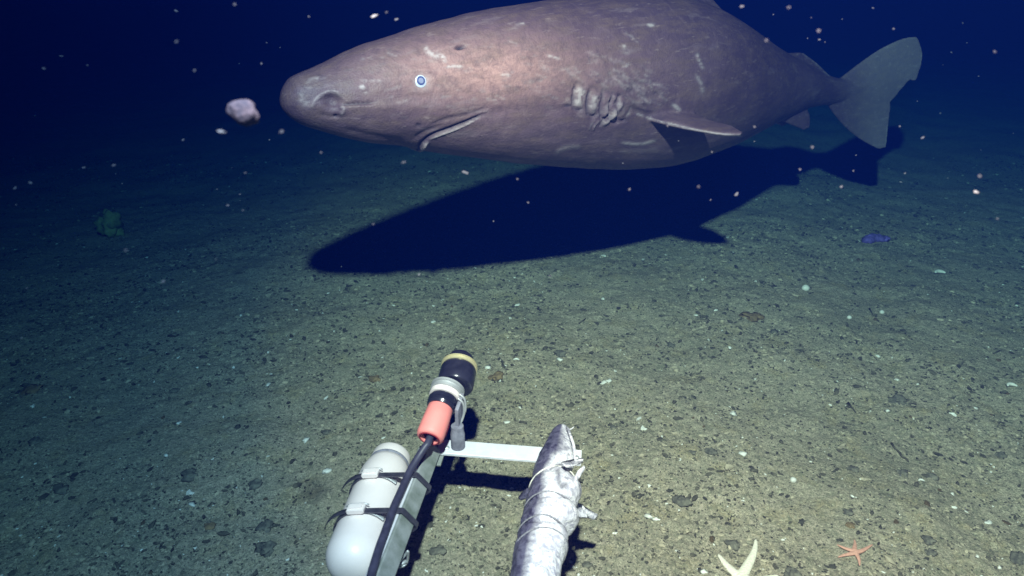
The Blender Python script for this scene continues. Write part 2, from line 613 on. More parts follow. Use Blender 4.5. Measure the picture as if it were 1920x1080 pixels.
for k in range(7):
    vs, fs = lump(.032 + .008 * (k % 3), k + 240, 1.15, .6, 3)
    mb.add([q + Vector((.03 * math.cos(k * 2.4), .02 * math.sin(k * 2.4), .02 + .013 * k)) for q in vs], fs)
o = mb.build("yellow_sponge", M['far_sponge'])
o.location = p
tag(o, "dim yellow green sponge standing far off in the dark at left", "sponge")

# starfish
def starfish(name, u, v, tips, r0, mat, label, width):
    c = on_ground(u, v)
    c.z += .006
    mb = MB()
    npt = []
    for (a, b) in tips:
        t = on_ground(a, b)
        t.z += .004
        npt.append(t)
    for k, t in enumerate(npt):
        d = (t - c)
        side = Vector((-d.y, d.x, 0)).normalized()
        pts = [c + d * s + side * d.length * .06 * math.sin(s * 3.4 + k * 2) for s in np.linspace(0, 1, 14)]
        rr = [width * (1.0 - .72 * s ** 1.3) if s < .99 else width * .15 for s in np.linspace(0, 1, 14)]
        rings = []
        for i, p_ in enumerate(pts):
            tt = (pts[min(i + 1, 13)] - pts[max(i - 1, 0)]).normalized()
            a_ = Vector((-tt.y, tt.x, 0)).normalized()
            rings.append([p_ + a_ * rr[i] * math.cos(q) + Vector((0, 0, 1)) * rr[i] * .62 * math.sin(q) for q in np.linspace(0, 2 * math.pi, 13)[:-1]])
        mb.loft(rings)
    vs, fs = lump(width * 1.25, 5, .5, .08, 3)
    mb.add([q + c for q in vs], fs)
    o = mb.build(name, mat)
    rm = o.modifiers.new("fuse", 'REMESH'); rm.mode = 'VOXEL'; rm.voxel_size = width * .13; rm.use_smooth_shade = True
    sm = o.modifiers.new("smooth", 'SMOOTH'); sm.iterations = 4
    tag(o, label, "starfish")
    return o


M['cream_star'] = simple_mat("cream_starfish_skin", (.88, .80, .66), .7, var=.08, scale=160, bump=.6)
M['orange_star'] = simple_mat("orange_starfish_skin", (.66, .34, .25), .7, var=.12, scale=160, bump=.6)
starfish("starfish", 1396, 1092, [(1345, 1041), (1411, 1011), (1462, 1085), (1436, 1150), (1358, 1142)], .05, M['cream_star'],
         "large cream white starfish with two arms reaching in from the lower edge", .0145)
starfish("starfish", 1603, 1037, [(1568, 1023), (1599, 1013), (1638, 1025), (1611, 1063), (1572, 1049)], .03, M['orange_star'],
         "small pinkish orange starfish with five slim arms lying on the mud", .0062)

# ------------------------------------------------------------------ shark
plan = np.array(catmull([(-.43, 1.27), (-.02, 1.60), (.42, 1.965), (.88, 2.345), (1.258, 2.62), (1.47, 2.70), (1.75, 2.73)], 60)) * H
plan_r = plan[:, 0] / plan[:, 1]
seg = np.r_[0, np.cumsum(np.hypot(*np.diff(plan, axis=0).T))]


def on_plan(u, v):
    """point of the shark's vertical middle sheet seen at a pixel"""
    d = ray(u, v)
    r = d.x / d.y
    x = np.interp(r, plan_r, plan[:, 0]); y = np.interp(r, plan_r, plan[:, 1])
    if r > plan_r[-1]:
        t = plan[-1] - plan[-2]; t = t / np.hypot(*t)
        k = (r * plan[-1][1] - plan[-1][0]) / (t[0] - r * t[1])
        x, y = plan[-1] + t * k
    return Vector((x, y, H + d.z * y / d.y))


def plan_dir(x, y):
    k = int(np.argmin((plan[:, 0] - x) ** 2 + (plan[:, 1] - y) ** 2))
    a = plan[max(k - 12, 0)]; b = plan[min(k + 12, len(plan) - 1)]
    t = Vector((b[0] - a[0], b[1] - a[1], 0)).normalized()
    return t


stations = [(529, 176, 197, .9), (532, 166, 206, .95), (539, 155, 214, .98), (549, 144, 222, .98), (569, 135, 233, .96), (600, 121, 245, .95),
            (650, 98, 258, .92), (700, 79, 267, .90), (750, 62, 275, .88), (800, 45, 285, .86), (850, 33, 292, .85),
            (900, 22, 298, .85), (950, 13, 303, .84), (1000, 5, 307, .84), (1050, -2, 311, .83), (1100, -8, 315, .82),
            (1150, -12, 316, .82), (1200, -14, 313, .82), (1250, -11, 306, .80), (1300, 0, 290, .78), (1350, 24, 272, .76),
            (1400, 55, 250, .74), (1436, 79, 233, .73), (1470, 99, 218, .74), (1505, 118, 204, .76), (1540, 136, 197, .75),
            (1570, 146, 193, .70), (1600, 148, 188, .55), (1640, 146, 176, .40), (1680, 140, 158, .30)]


def build_shark():
    mb = MB()
    st = np.array(catmull([s for s in stations], 5))
    rings = []
    for (u, t, b, w) in st:
        pt = on_plan(u, t); pb = on_plan(u, b)
        c = (pt + pb) / 2; up = (pt - pb) / 2
        hh = up.length
        tdir = plan_dir(c.x, c.y)
        side = Vector((tdir.y, -tdir.x, 0))
        ring = []
        jaw = math.exp(-((u - 640) / 140) ** 2)          # flatter under the snout
        for k in range(48):
            a = 2 * math.pi * k / 48
            ca, sa = math.cos(a), math.sin(a)
            x = math.copysign(abs(ca) ** .92, ca) * w * hh
            z = sa
            if sa < 0:
                x *= 1 + .10 * jaw * (1 - abs(sa))
            ring.append(c + side * x + up * z)
        rings.append(ring)
    mb.loft(rings)

    def fin(Lp, Tp, normal, th_root, th_tip, n=26, m=16):
        """thin lens between a leading and a trailing edge, both root to tip (3-D points)"""
        L = [np.array(p) for p in Lp]; T = [np.array(p) for p in Tp]

        def res(P):
            P = np.array(catmull(P, 8)); s = np.r_[0, np.cumsum(np.linalg.norm(np.diff(P, axis=0), axis=1))]
            q = np.linspace(0, s[-1], n)
            return np.stack([np.interp(q, s, P[:, j]) for j in range(3)], -1)
        L, T = res(L), res(T)
        nv = np.array(normal) / np.linalg.norm(normal)
        rings = []
        for i in range(n):
            f = i / (n - 1)
            th = (th_root * (1 - f) ** 1.3 + th_tip) / 2
            ring = []
            for j in range(m + 1):
                c = j / m
                pr = (math.sqrt(max(0, 1 - (2 * c - .7) ** 2 / .49)) if c < .35 else (1 - ((c - .35) / .65) ** 1.6)) * .5 + .5
                ring.append(L[i] + (T[i] - L[i]) * c + nv * th * pr)
            for j in range(m, -1, -1):
                c = j / m
                pr = (math.sqrt(max(0, 1 - (2 * c - .7) ** 2 / .49)) if c < .35 else (1 - ((c - .35) / .65) ** 1.6)) * .5 + .5
                ring.append(L[i] + (T[i] - L[i]) * c - nv * th * pr)
            rings.append([Vector(p) for p in ring])
        mb.loft(rings)

    P = on_plan

    def mirror(p):
        p = Vector(p)
        k = int(np.argmin((plan[:, 0] - p.x) ** 2 + (plan[:, 1] - p.y) ** 2))
        q = Vector((plan[k][0], plan[k][1], 0)); tt = plan_dir(q.x, q.y); ss = Vector((tt.y, -tt.x, 0))
        w = (Vector((p.x, p.y, 0)) - q).dot(ss)
        return p - ss * 2 * w

    # tail fin lobes
    td = plan_dir(*(plan[-1])); tn = (td.y, -td.x, 0)
    fin([P(1548, 168), P(1576, 146), P(1612, 118), P(1650, 92), P(1690, 73), P(1718, 68)],
        [P(1640, 196), P(1668, 190), P(1688, 168), P(1706, 148), P(1722, 128), P(1727, 88)], tn, .030, .013)
    fin([P(1716, 72), P(1716, 90), P(1712, 120), P(1700, 150)], [P(1721, 72), P(1729, 96), P(1728, 120), P(1718, 152)], tn, .008, .008, 12, 6)
    fin([P(1540, 176), P(1556, 204), P(1582, 236), P(1612, 261), P(1645, 279)],
        [P(1650, 150), P(1668, 192), P(1667, 215), P(1664, 248), P(1661, 277)], tn, .030, .013)
    # back fins
    t1 = plan_dir(*on_plan(1260, 0)[:2]); n1 = (t1.y, -t1.x, 0)
    fin([P(1165, 18), P(1200, -14), P(1250, -42), P(1300, -56)], [P(1376, 62), P(1368, 40), P(1348, 14), P(1326, -16), P(1312, -50)], n1, .06, .012)
    t2 = plan_dir(*on_plan(1500, 120)[:2]); n2 = (t2.y, -t2.x, 0)
    fin([P(1436, 112), P(1462, 100), P(1480, 99), P(1494, 98)], [P(1562, 152), P(1552, 141), P(1530, 118), P(1506, 99)], n2, .045, .012)
    # paired fins, on both flanks
    for sgn in (1, -1):
        # pelvic
        c = P(1462, 222); t = plan_dir(c.x, c.y); s = Vector((t.y, -t.x, 0)) * sgn
        tow = lambda u, v, m: P(u, v) - ray(u, v).normalized() * m
        pp = [tow(1440, 205, .05), tow(1464, 225, .09), tow(1507, 244, .12), tow(1494, 188, .05), tow(1516, 212, .09), tow(1518, 239, .12)]
        if sgn < 0: pp = [mirror(p) for p in pp]
        a, b, e, a2, b2, e2 = pp
        nv = (a2 - a).cross(e - a).normalized()
        fin([a, b, e], [a2, b2, e2], nv, .03, .012, 16, 10)
    # pectoral fins: near one reaches towards the camera, the other is its mirror
    d = ray(1393, 251)
    tip = Vector((0, 0, H)) + d * (.001285 * H)
    rootc = P(1190, 205)
    t = plan_dir(rootc.x, rootc.y); s = Vector((t.y, -t.x, 0))
    depth = lambda u, v, k: Vector((0, 0, H)) + ray(u, v) * (k * H)
    r1 = P(1165, 190) + s * .14 * H
    L = [r1, depth(1190, 208, .001345), depth(1230, 226, .00131), depth(1300, 243, .001285), depth(1355, 252, .00127), depth(1390, 252, .00127)]
    T = [P(1262, 200) + s * .14 * H, depth(1262, 202, .00142), depth(1300, 216, .00139), depth(1336, 228, .00136), depth(1370, 236, .00133), depth(1393, 249, .00128)]
    nv = (T[2] - L[2]).cross(L[4] - L[2]).normalized()
    fin(L, T, nv, .045, .011, 34, 14)

    L2 = [mirror(p) for p in L]; T2 = [mirror(p) for p in T]
    fin(L2, T2, (T2[2] - L2[2]).cross(L2[4] - L2[2]).normalized(), .045, .011, 34, 14)

    o = mb.build("tmp", M['dark_stone'])
    rm = o.modifiers.new("r", 'REMESH'); rm.mode = 'VOXEL'; rm.voxel_size = .0048; rm.use_smooth_shade = True
    sm = o.modifiers.new("s", 'SMOOTH'); sm.iterations = 7; sm.factor = .5
    dg = bpy.context.evaluated_depsgraph_get()
    me = bpy.data.meshes.new_from_object(o.evaluated_get(dg))
    bpy.data.objects.remove(o)
    return me


def seg_dist(U, V, pl):
    """distance in px to a polyline and the arc fraction, vectorised"""
    pl = np.array(catmull(pl, 4)) if len(pl) > 2 else np.array(pl, float)
    best = np.full(U.shape, 1e9); fr = np.zeros(U.shape); side = np.zeros(U.shape)
    L = np.r_[0, np.cumsum(np.hypot(*np.diff(pl, axis=0).T))]
    for i in range(len(pl) - 1):
        ax, ay = pl[i]; dx, dy = pl[i + 1] - pl[i]
        l2 = dx * dx + dy * dy + 1e-9
        t = np.clip(((U - ax) * dx + (V - ay) * dy) / l2, 0, 1)
        ex, ey = U - ax - t * dx, V - ay - t * dy
        dd = np.hypot(ex, ey)
        m = dd < best
        best = np.where(m, dd, best)
        fr = np.where(m, (L[i] + t * math.sqrt(l2)) / L[-1], fr)
    return best, fr


shark_me = build_shark()
nv_ = len(shark_me.vertices)
co = np.empty(nv_ * 3, np.float32); shark_me.vertices.foreach_get("co", co); co = co.reshape(-1, 3).astype(float)
no = np.empty(nv_ * 3, np.float32); shark_me.vertices.foreach_get("normal", no); no = no.reshape(-1, 3).astype(float)
# near-flank picture coordinates of each vertex (far flank uses its mirror image)
pl_t = np.gradient(plan, axis=0); pl_t /= np.linalg.norm(pl_t, axis=1)[:, None]
k = np.empty(nv_, int)
for a in range(0, nv_, 20000):
    b = co[a:a + 20000, :2]
    k[a:a + 20000] = np.argmin(((b[:, None, :] - plan[None, :, :]) ** 2).sum(-1), axis=1)
sx, sy = pl_t[k, 1], -pl_t[k, 0]
w = (co[:, 0] - plan[k, 0]) * sx + (co[:, 1] - plan[k, 1]) * sy
mc = co.copy()
far_side = w < 0
mc[far_side, 0] -= 2 * w[far_side] * sx[far_side]
mc[far_side, 1] -= 2 * w[far_side] * sy[far_side]
U, V = project(mc)

disp = np.zeros(nv_); pale = np.zeros(nv_); dark = np.zeros(nv_)


def stroke(pl, width, depth=0.0, dk=0.0, pl_amt=0.0, taper=True):
    global disp, pale, dark
    d_, f_ = seg_dist(U, V, pl)
    g = np.exp(-(d_ / width) ** 2)
    if taper: g *= np.clip(np.minimum(f_, 1 - f_) * 6 + .25, 0, 1)
    disp -= depth * g
    dark[:] = np.maximum(dark, dk * g)
    pale[:] = np.maximum(pale, pl_amt * g)


def blob(u, v, ru, rv, depth=0., dk=0., pa=0., ang=0.):
    global disp
    c, s = math.cos(ang), math.sin(ang)
    x = ((U - u) * c + (V - v) * s) / ru; y = (-(U - u) * s + (V - v) * c) / rv
    g = np.exp(-(x * x + y * y) ** 1.5)
    disp -= depth * g
    dark[:] = np.maximum(dark, dk * g)
    pale[:] = np.maximum(pale, pa * g)


# mouth: slit, pale lip beneath and a fold above
stroke([(778, 286), (788, 272), (806, 256), (835, 243), (875, 228), (912, 214)], 3.0, .008, .9)
stroke([(783, 289), (792, 277), (803, 267)], 2.6, -.005, 0, .6)
stroke([(806, 262), (838, 249), (872, 234), (903, 219)], 1.6, -.003, 0, .66)
stroke([(790, 281), (797, 269)], 5, -.006, 0, .35)
stroke([(808, 233), (838, 222), (870, 216), (915, 203)], 3, .004, .35)
stroke([(775, 262), (800, 246), (830, 234)], 5, .004, .15)
stroke([(640, 243), (700, 256), (760, 268)], 7, .004, .2)
stroke([(905, 214), (960, 205), (1030, 206), (1075, 204)], 9, .003, .12)
# nostril with raised flap
blob(624, 190, 17, 15, .016, .22)
stroke([(583, 203), (592, 186), (608, 175), (626, 172), (640, 182)], 4, -.005, 0, .3)
stroke([(640, 197), (644, 206), (638, 216)], 4, -.005, 0, .3)
stroke([(640, 196), (660, 195), (702, 192)], 2.6, .007, .6)
blob(630, 219, 6, 3, .005, .9)
stroke([(600, 214), (618, 219), (634, 218)], 3, .003, .2, .0)
stroke([(560, 172), (566, 186), (575, 198)], 6, -.002, 0, .3)
stroke([(572, 155), (592, 147), (612, 146)], 4, -.001, 0, .35)
blob(680, 163, 6, 4, -.003, 0, 1.0)
blob(784, 234, 5, 3, .003, .8)
blob(863, 89, 10, 4, .010, 1.0, ang=-.15)
# scars on the head
for pl_, wd, am in (([(796, 86), (803, 97), (815, 104), (830, 107), (836, 118)], 4, .7), ([(838, 125), (852, 124), (868, 126)], 2.4, .8),
                    ([(940, 140), (956, 141)], 2.6, .8), ([(1026, 105), (1050, 110)], 2.6, .6), ([(1012, 122), (1030, 132)], 4, .4),
                    ([(966, 46), (984, 45)], 2.2, .5), ([(1305, 98), (1310, 110), (1320, 130)], 3.4, .45), ([(1306, 140), (1315, 158), (1317, 176)], 4, .35),
                    ([(1165, 268), (1200, 271), (1230, 263)], 3, .5), ([(1170, 60), (1185, 68), (1198, 80)], 3, .2), ([(1040, 288), (1060, 276), (1090, 274)], 5, .25),
                    ([(676, 150), (720, 152)], 2.5, .3), ([(880, 212), (920, 207)], 3, .2), ([(1160, 285), (1240, 282)], 5, .12)):
    stroke(pl_, wd, -.0012, 0, am)
blob(1221, 46, 7, 4, -.001, 0, .8); blob(1171, 88, 5, 5, -.001, 0, .55); blob(1173, 123, 7, 4, -.001, 0, .5, -.6); blob(1268, 201, 9, 4, -.002, 0, 1.0, .7)
srng = random.Random(5)
for i in range(170):
    u = srng.gauss(900, 140); v = srng.gauss(150, 42)
    if not (570 < u < 1250 and 60 < v < 235) or abs(u - 789) < 26 and abs(v - 152) < 26: continue
    ln = srng.uniform(1.5, 9); a = srng.gauss(0, .22)
    stroke([(u - ln, v - ln * a), (u + ln, v + ln * a)], srng.uniform(1.3, 2.6), 0, 0 if srng.random() < .6 else .22, srng.uniform(.03, .28) if srng.random() < .6 else 0, False)
# gill region: five slits with flaps, then crumpled skin behind
for i, (gu, gt, gb) in enumerate(((1076, 160, 202), (1102, 168, 213), (1127, 176, 218), (1143, 180, 226), (1157, 184, 222))):
    ga = (.55, .7, .5, .4, .3)[i]
    stroke([(gu + 4, gt), (gu - 1, (gt + gb) / 2), (gu, gb)], 2.6, .007, ga)
    stroke([(gu + 15, gt + 2), (gu + 11, (gt + gb) / 2), (gu + 9, gb - 3)], 8, -.0022, 0, .10)
    stroke([(gu + 14, gt + 4 + 6 * i), (gu + 9, gb - 14), (gu + 10, gb - 3)], (8, 6.5, 4, 3.5, 3)[i], -.002, 0, (.8, .62, .3, .3, .2)[i])
    stroke([(gu - 2, gb), (gu + 8, gb + 5), (gu + 17, gb + 3)], 2.6, .007, ga * .8)
    stroke([(gu + 4, gt - 6), (gu + 14, gt - 3), (gu + 20, gt + 4)], 3, .003, .25)
for i in range(26):
    u = srng.gauss(1140, 22); v = 205 + srng.gauss(0, 15)
    stroke([(u - 5, v + 9), (u + srng.uniform(-3, 5), v), (u + 6, v - 9)], srng.uniform(1.6, 3.5), srng.uniform(-.004, .004), srng.uniform(0, .35), srng.uniform(0, .4), True)
blob(1066, 199, 8, 3, .004, .8)
stroke([(1128, 235), (1140, 224), (1155, 208), (1166, 190)], 5, -.008, 0, .35)
for i in range(46):
    u = srng.gauss(1205, 30); v = 170 + (u - 1205) * .35 + srng.gauss(0, 17)
    ln = srng.uniform(5, 15); a = srng.gauss(.55, .3)
    if v > 205: continue
    stroke([(u - ln, v - ln * a), (u + ln, v + ln * a)], srng.uniform(2, 4.5), srng.uniform(-.004, .003), srng.uniform(0, .25), srng.uniform(0, .28), True)
for i in range(40):
    u = srng.gauss(1140, 40); v = srng.gauss(155, 26)
    stroke([(u - 8, v - 6), (u + 7, v + 6 + srng.gauss(0, 4))], srng.uniform(3, 6), srng.uniform(-.003, .002), srng.uniform(0, .1), srng.uniform(0, .25), True)
# eye socket
blob(789, 152, 17, 16, .005, 0, .40)
blob(789, 133, 22, 5, -.003)
blob(790, 172, 20, 5, -.003)
stroke([(1196, 214), (1230, 226), (1300, 243), (1355, 252), (1388, 254)], 2.2, 0, 0, .42, False)
stroke([(1722, 74), (1729, 98), (1727, 128), (1720, 148)], 3.5, 0, 0, .5, False)
stroke([(1666, 232), (1662, 276)], 3.5, 0, 0, .5, False)
stroke([(1506, 99), (1530, 118), (1554, 141)], 3, 0, 0, .3, False)
stroke([(1182, 200), (1200, 210), (1250, 221)], 6, .006, .3)
rag = np.clip(vnoise(U / 5.0, V / 3.0, 41) * 1.5 - .1 + (V > 240) * .5, 0, 1)
solid = pale > .72
pale = np.where(solid, pale * (.55 + .45 * rag), pale * rag * 1.15)
pale = np.maximum(pale, .20 * np.clip((U - 1570) / 70, 0, 1))
pale = np.maximum(pale, .025 * np.clip((V - 215) / 50, 0, 1) * (U < 1450))  # belly paled slightly in the colour to offset its shading
# soft uneven flesh
lump_n = (vnoise(U / 70, V / 45, 31) - .5) * .006 + (vnoise(U / 23, V / 15, 32) - .5) * .0022
disp += lump_n * np.clip((1500 - U) / 300, 0, 1)
co2 = co + no * disp[:, None]
shark_me.vertices.foreach_set("co", co2.astype(np.float32).ravel())
at = shark_me.color_attributes.new("marks", 'FLOAT_COLOR', 'POINT')
pink = np.exp(-(((U - 905) / 200) ** 2 + ((V - 132) / 62) ** 2))  # pinker skin patch, with the lamp's hot spot painted into its brightness
topv = np.interp(U, [s[0] for s in stations], [s[1] for s in stations])
botv = np.interp(U, [s[0] for s in stations], [s[2] for s in stations])
backd = np.clip(1 - (V - topv) / (botv - topv + 1) / .38, 0, 1) ** 1.2 * .75  # dark back pigment, deepened for the beam's dim upper edge
backd = np.maximum(backd, .8 * np.clip((700 - U) / 170, 0, 1))  # snout darkened in the colour towards the beam's left edge
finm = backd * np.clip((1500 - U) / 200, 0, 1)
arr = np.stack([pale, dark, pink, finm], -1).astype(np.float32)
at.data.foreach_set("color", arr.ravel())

m, nt, bs = new_mat("shark_skin")
tc = N(nt, "ShaderNodeTexCoord"); P_ = tc.outputs["Object"]
mp = N(nt, "ShaderNodeMapping"); mp.inputs["Rotation"].default_value = (0, 0, -math.atan2(1.41, 1.688)); mp.inputs["Scale"].default_value = (.28, 1, 1)
vr = N(nt, "ShaderNodeVectorRotate", rotation_type='Z_AXIS'); vr.inputs["Angle"].default_value = -math.atan2(1.41, 1.688)
nt.links.new(P_, vr.inputs["Vector"])
ms = N(nt, "ShaderNodeMapping"); ms.inputs["Scale"].default_value = (.25, 1, 1)
nt.links.new(vr.outputs[0], ms.inputs["Vector"])
S = ms.outputs[0]
va = N(nt, "ShaderNodeVertexColor"); va.layer_name = "marks"
sp = N(nt, "ShaderNodeSeparateColor"); nt.links.new(va.outputs["Color"], sp.inputs[0])
base = mix(nt, ramp(nt, noise_tex(nt, P_, 4, 5, .6), [(.36, (0, 0, 0)), (.66, (1, 1, 1))]), (.075, .048, .068), (.110, .072, .098))
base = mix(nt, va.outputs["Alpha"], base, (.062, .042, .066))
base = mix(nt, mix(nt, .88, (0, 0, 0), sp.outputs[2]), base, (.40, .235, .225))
base = mix(nt, ramp(nt, noise_tex(nt, S, 34, 6, .7), [(.45, (0, 0, 0)), (.64, (.55, .55, .55))]), base, (.145, .097, .085))
base = mix(nt, ramp(nt, noise_tex(nt, P_, 48, 6, .75, .6), [(.34, (.45, .45, .45)), (.56, (0, 0, 0))]), base, (.055, .036, .052))
base = mix(nt, ramp(nt, noise_tex(nt, P_, 15, 5, .7, .8), [(.56, (0, 0, 0)), (.72, (.5, .5, .5))]), base, (.18, .122, .14))
base = mix(nt, ramp(nt, noise_tex(nt, S, 75, 4, .65), [(.60, (0, 0, 0)), (.74, (.55, .55, .55))]), base, (.27, .20, .21))
base = mix(nt, ramp(nt, noise_tex(nt, S, 22, 4, .6, .4), [(.26, (.6, .6, .6)), (.42, (0, 0, 0))]), base, (.20, .15, .17))
base = mix(nt, mix(nt, .3, sp.outputs[0], (0, 0, 0)), base, (.58, .52, .55))
base = mix(nt, sp.outputs[1], base, (.035, .03, .045))

nt.links.new(base, bs.inputs["Base Color"])
bs.inputs["Roughness"].default_value = .52
bs.inputs["Specular IOR Level"].default_value = .3
bs.inputs["Subsurface Weight"].default_value = 0.0
bp = N(nt, "ShaderNodeBump"); bp.inputs["Strength"].default_value = .55; bp.inputs["Distance"].default_value = .006
nt.links.new(mix(nt, .5, noise_tex(nt, S, 60, 5, .7), noise_tex(nt, P_, 160, 3, .6)), bp.inputs["Height"])
nt.links.new(bp.outputs[0], bs.inputs["Normal"])
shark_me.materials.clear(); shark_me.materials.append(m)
shark_me.polygons.foreach_set("use_smooth", [True] * len(shark_me.polygons))
base_pt = on_plan(1100, 160)
shark_me.transform(Matrix.Translation(-base_pt))
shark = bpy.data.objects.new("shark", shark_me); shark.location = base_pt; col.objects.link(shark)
tag(shark, "huge pinkish grey sleeper shark swimming left above its own shadow on the mud", "shark")

# eyes on both flanks
M['eye_white'] = simple_mat("cloudy_eye", (.50, .54, .66), .3, var=.05, scale=200)
M['eye_dark'] = simple_mat("eye_ring", (.06, .08, .22), .2, var=.05)
M['eye_blue'] = simple_mat("pupil_blue_grey", (.24, .26, .40), .2, var=.1, scale=300)  # blue-grey centre of the eye
sel = np.where((np.hypot(U - 789, V - 152) < 2.5))[0]
for near in (True, False):
    ids = [i for i in sel if (w[i] > 0) == near]
    c = Vector(co2[ids].mean(0)); n = Vector(no[ids].mean(0)).normalized()
    R = .0165
    def cap(name, r, lift, mat, parent, ring=None):
        mb = MB(); rings = []
        a = n.cross(Vector((0, 0, 1))).normalized(); b = a.cross(n).normalized()
        h0 = 0.0 if ring is None else ring
        for k in range(10):
            q = h0 + (1 - h0) * k / 9
            rr = r * (1 - q) if ring is None else r * (1 - (1 - ring) * k / 9)
            bulge = math.sqrt(max(0, 1 - (rr / (R * 1.15)) ** 2)) * R * .42 + lift
            rings.append([c + n * (bulge - .005) + (a * math.cos(t) + b * math.sin(t)) * max(rr, 1e-5) for t in np.linspace(0, 2 * math.pi, 33)[:-1]])
        mb.loft(rings, cap=False)
        return mb.build(name, mat, parent)
    e = cap("eye", R, .0015, M['eye_white'], shark)
    i1 = cap("iris", R * .68, .0021, M['eye_dark'], e)
    i2 = cap("pupil", R * .42, .0027, M['eye_blue'], e)
    for q in (i1, i2): q.matrix_parent_inverse = e.matrix_parent_inverse.copy()
    for q in (i1, i2):
        q.parent = e; q.matrix_parent_inverse = Matrix.Identity(4)

# ------------------------------------------------------------------ lander arm and gear
M['steel'] = simple_mat("brushed_steel", (.62, .62, .64), .45, .5, var=.08, scale=30)
M['alu'] = simple_mat("anodised_bar", (.86, .84, .92), .5, .15, var=.08, scale=25, bump=.1)
M['beam'] = simple_mat("scuffed_beam", (.33, .34, .34), .6, .1, scale=22, bump=.2, c2=(.17, .19, .16))
M['black'] = simple_mat("black_housing", (.028, .027, .045), .22, 0, var=.2, scale=30)
M['cable'] = simple_mat("cable_rubber", (.055, .05, .085), .5, 0, var=.2, scale=60)
M['grey'] = simple_mat("grey_plastic", (.27, .26, .32), .6, 0, var=.2, scale=50)
M['white'] = simple_mat("white_plastic", (.90, .78, .77), .35, 0, var=.03, scale=12)
M['cap'] = simple_mat("cap_plastic", (.78, .68, .67), .4, 0, var=.05, scale=12)
M['red'] = simple_mat("red_sleeve", (1.0, .30, .27), .6, 0, var=.06, scale=20)
M['redin'] = simple_mat("dark_red_lining", (.30, .02, .03), .6, 0, var=.1, scale=20)
M['gold'] = simple_mat("brass_ring", (.80, .70, .42), .35, .4, var=.1, scale=40)
M['band'] = simple_mat("band_steel", (.13, .12, .15), .35, .6, var=.2, scale=60)

ZB = .178 * H
bf = at_z(806, 842, ZB); bn = at_z(716, 1072, ZB)
e = (bn - bf).normalized()                       # along the beam, towards the camera
lat = Vector((-e.y, e.x, 0)).normalized()        # to the right as seen
if lat.x < 0: lat = -lat
up = Vector((0, 0, 1))
roll = math.radians(-38)
bx_ = lat * math.cos(roll) - up * math.sin(roll) * -1
ax1 = (lat * math.cos(roll) - up * math.sin(roll)).normalized()
az1 = (lat * math.sin(roll) + up * math.cos(roll)).normalized()
arm = empty("bait_rig", (bf.x, bf.y, 0))
tag(arm, "grey metal beam reaching over the mud from the lower edge, flat crossbar at its end", "bait rig")
hb = .0165 * H
ln = (bn - bf).length + .55 * H
mb = MB()
mb.box(bf + e * (ln / 2), ax1, e, az1, hb, ln / 2, hb, .0022 * H)
mb.build("beam", M['beam'], arm, auto=.6)
# pale strip laid along the beam's upper face
mb = MB()
mb.box(bf + e * (ln / 2 + .03) + az1 * (hb + .0022) + ax1 * .002, ax1, e, az1, hb * .62, ln / 2 - .02, .0022, .0008)
mb.build("face_strip", M['alu'], arm, auto=.6)
cl = at_z(822, 838, .172 * H); cr = at_z(1090, 859, .172 * H)
ce = (cr - cl).normalized(); cn = Vector((-ce.y, ce.x, 0))
mb = MB()
mb.box((cl + cr) / 2, cn, ce, up, .0205 * H, (cr - cl).length / 2, .0030 * H, .0008)
mb.build("crossbar", M['alu'], arm, auto=.6)
mb = MB()
pc = at_z(820, 862, .165 * H)
mb.box(pc, cn, ce, up, .016 * H, .010 * H, .002 * H, .0006)
mb.build("end_tab", M['beam'], arm, auto=.6)
for (pu, pv) in ((838, 840), (1081, 858)):
    mb = MB(); q = at_z(pu, pv, .176 * H)
    mb.lathe(q - up * .004, (0, .02, 1), [(0, .007), (.006, .007), (.008, .005)], 6)
    mb.build("bolt", M['steel'], arm, auto=.6)

# ---- sensor probe
PB = at_z(805, 822, .236 * H); PT = at_z(863, 666, .305 * H)
pa = (PT - PB).normalized(); PL = (PT - PB).length
probe = empty("sensor_probe", at_z(860, 838, .175 * H))
tag(probe, "black cylindrical sensor with brass ring and red sleeve, clamped on the arm's far end", "sensor")
r_ = .0255 * H
mb = MB()
prof = [(.03 * PL, .014 * H), (.0 * PL, .0175 * H), (-.004 * PL, .021 * H), (.01 * PL, r_ * .96), (.04 * PL, r_ * 1.02), (.2 * PL, r_ * .99), (.33 * PL, r_ * .95), (.36 * PL, r_ * .8)]
mb.lathe(PB, pa, prof, 48, cap=False)
mb.build("sleeve", M['red'], probe)
mb = MB()
mb.lathe(PB, pa, [(-.006 * PL, .0172 * H), (-.012 * PL, .0185 * H), (-.006 * PL, .0205 * H), (.02 * PL, .017 * H)], 40, cap=False)
mb.lathe(PB, pa, [(.002 * PL, .0174 * H), (.10 * PL, .015 * H), (.11 * PL, .001)], 40, cap=False)
mb.build("sleeve_rim", M['redin'], probe)
# ribs along the sleeve's right side
sd1 = pa.cross(up).normalized()
mb = MB()
for ang in (-.55, -.85):
    dvec = sd1 * math.cos(ang) + pa.cross(sd1).normalized() * math.sin(ang) * -1
    mb.tube([PB + pa * (PL * f) + dvec * (r_ * 1.0) for f in (.02, .1, .18, .24)], [.002, .0032, .0032, .002], 8)
mb.build("sleeve_rib", M['redin'], probe)


hs = pa.cross(up).normalized()
HO = PB + pa * (.60 * PL) + hs * (.0125 * H)
ha = ((PB + pa * (1.02 * PL) + hs * (.003 * H)) - HO).normalized()


def lathe_part(name, prof, mat, n=48):
    mb = MB()
    if prof[0][0] >= .6: mb.lathe(HO, ha, [((a - .6) * PL, b * H) for a, b in prof], n)
    else: mb.lathe(PB, pa, [(a * PL, b * H) for a, b in prof], n)
    return mb.build(name, mat, probe, auto=.7)


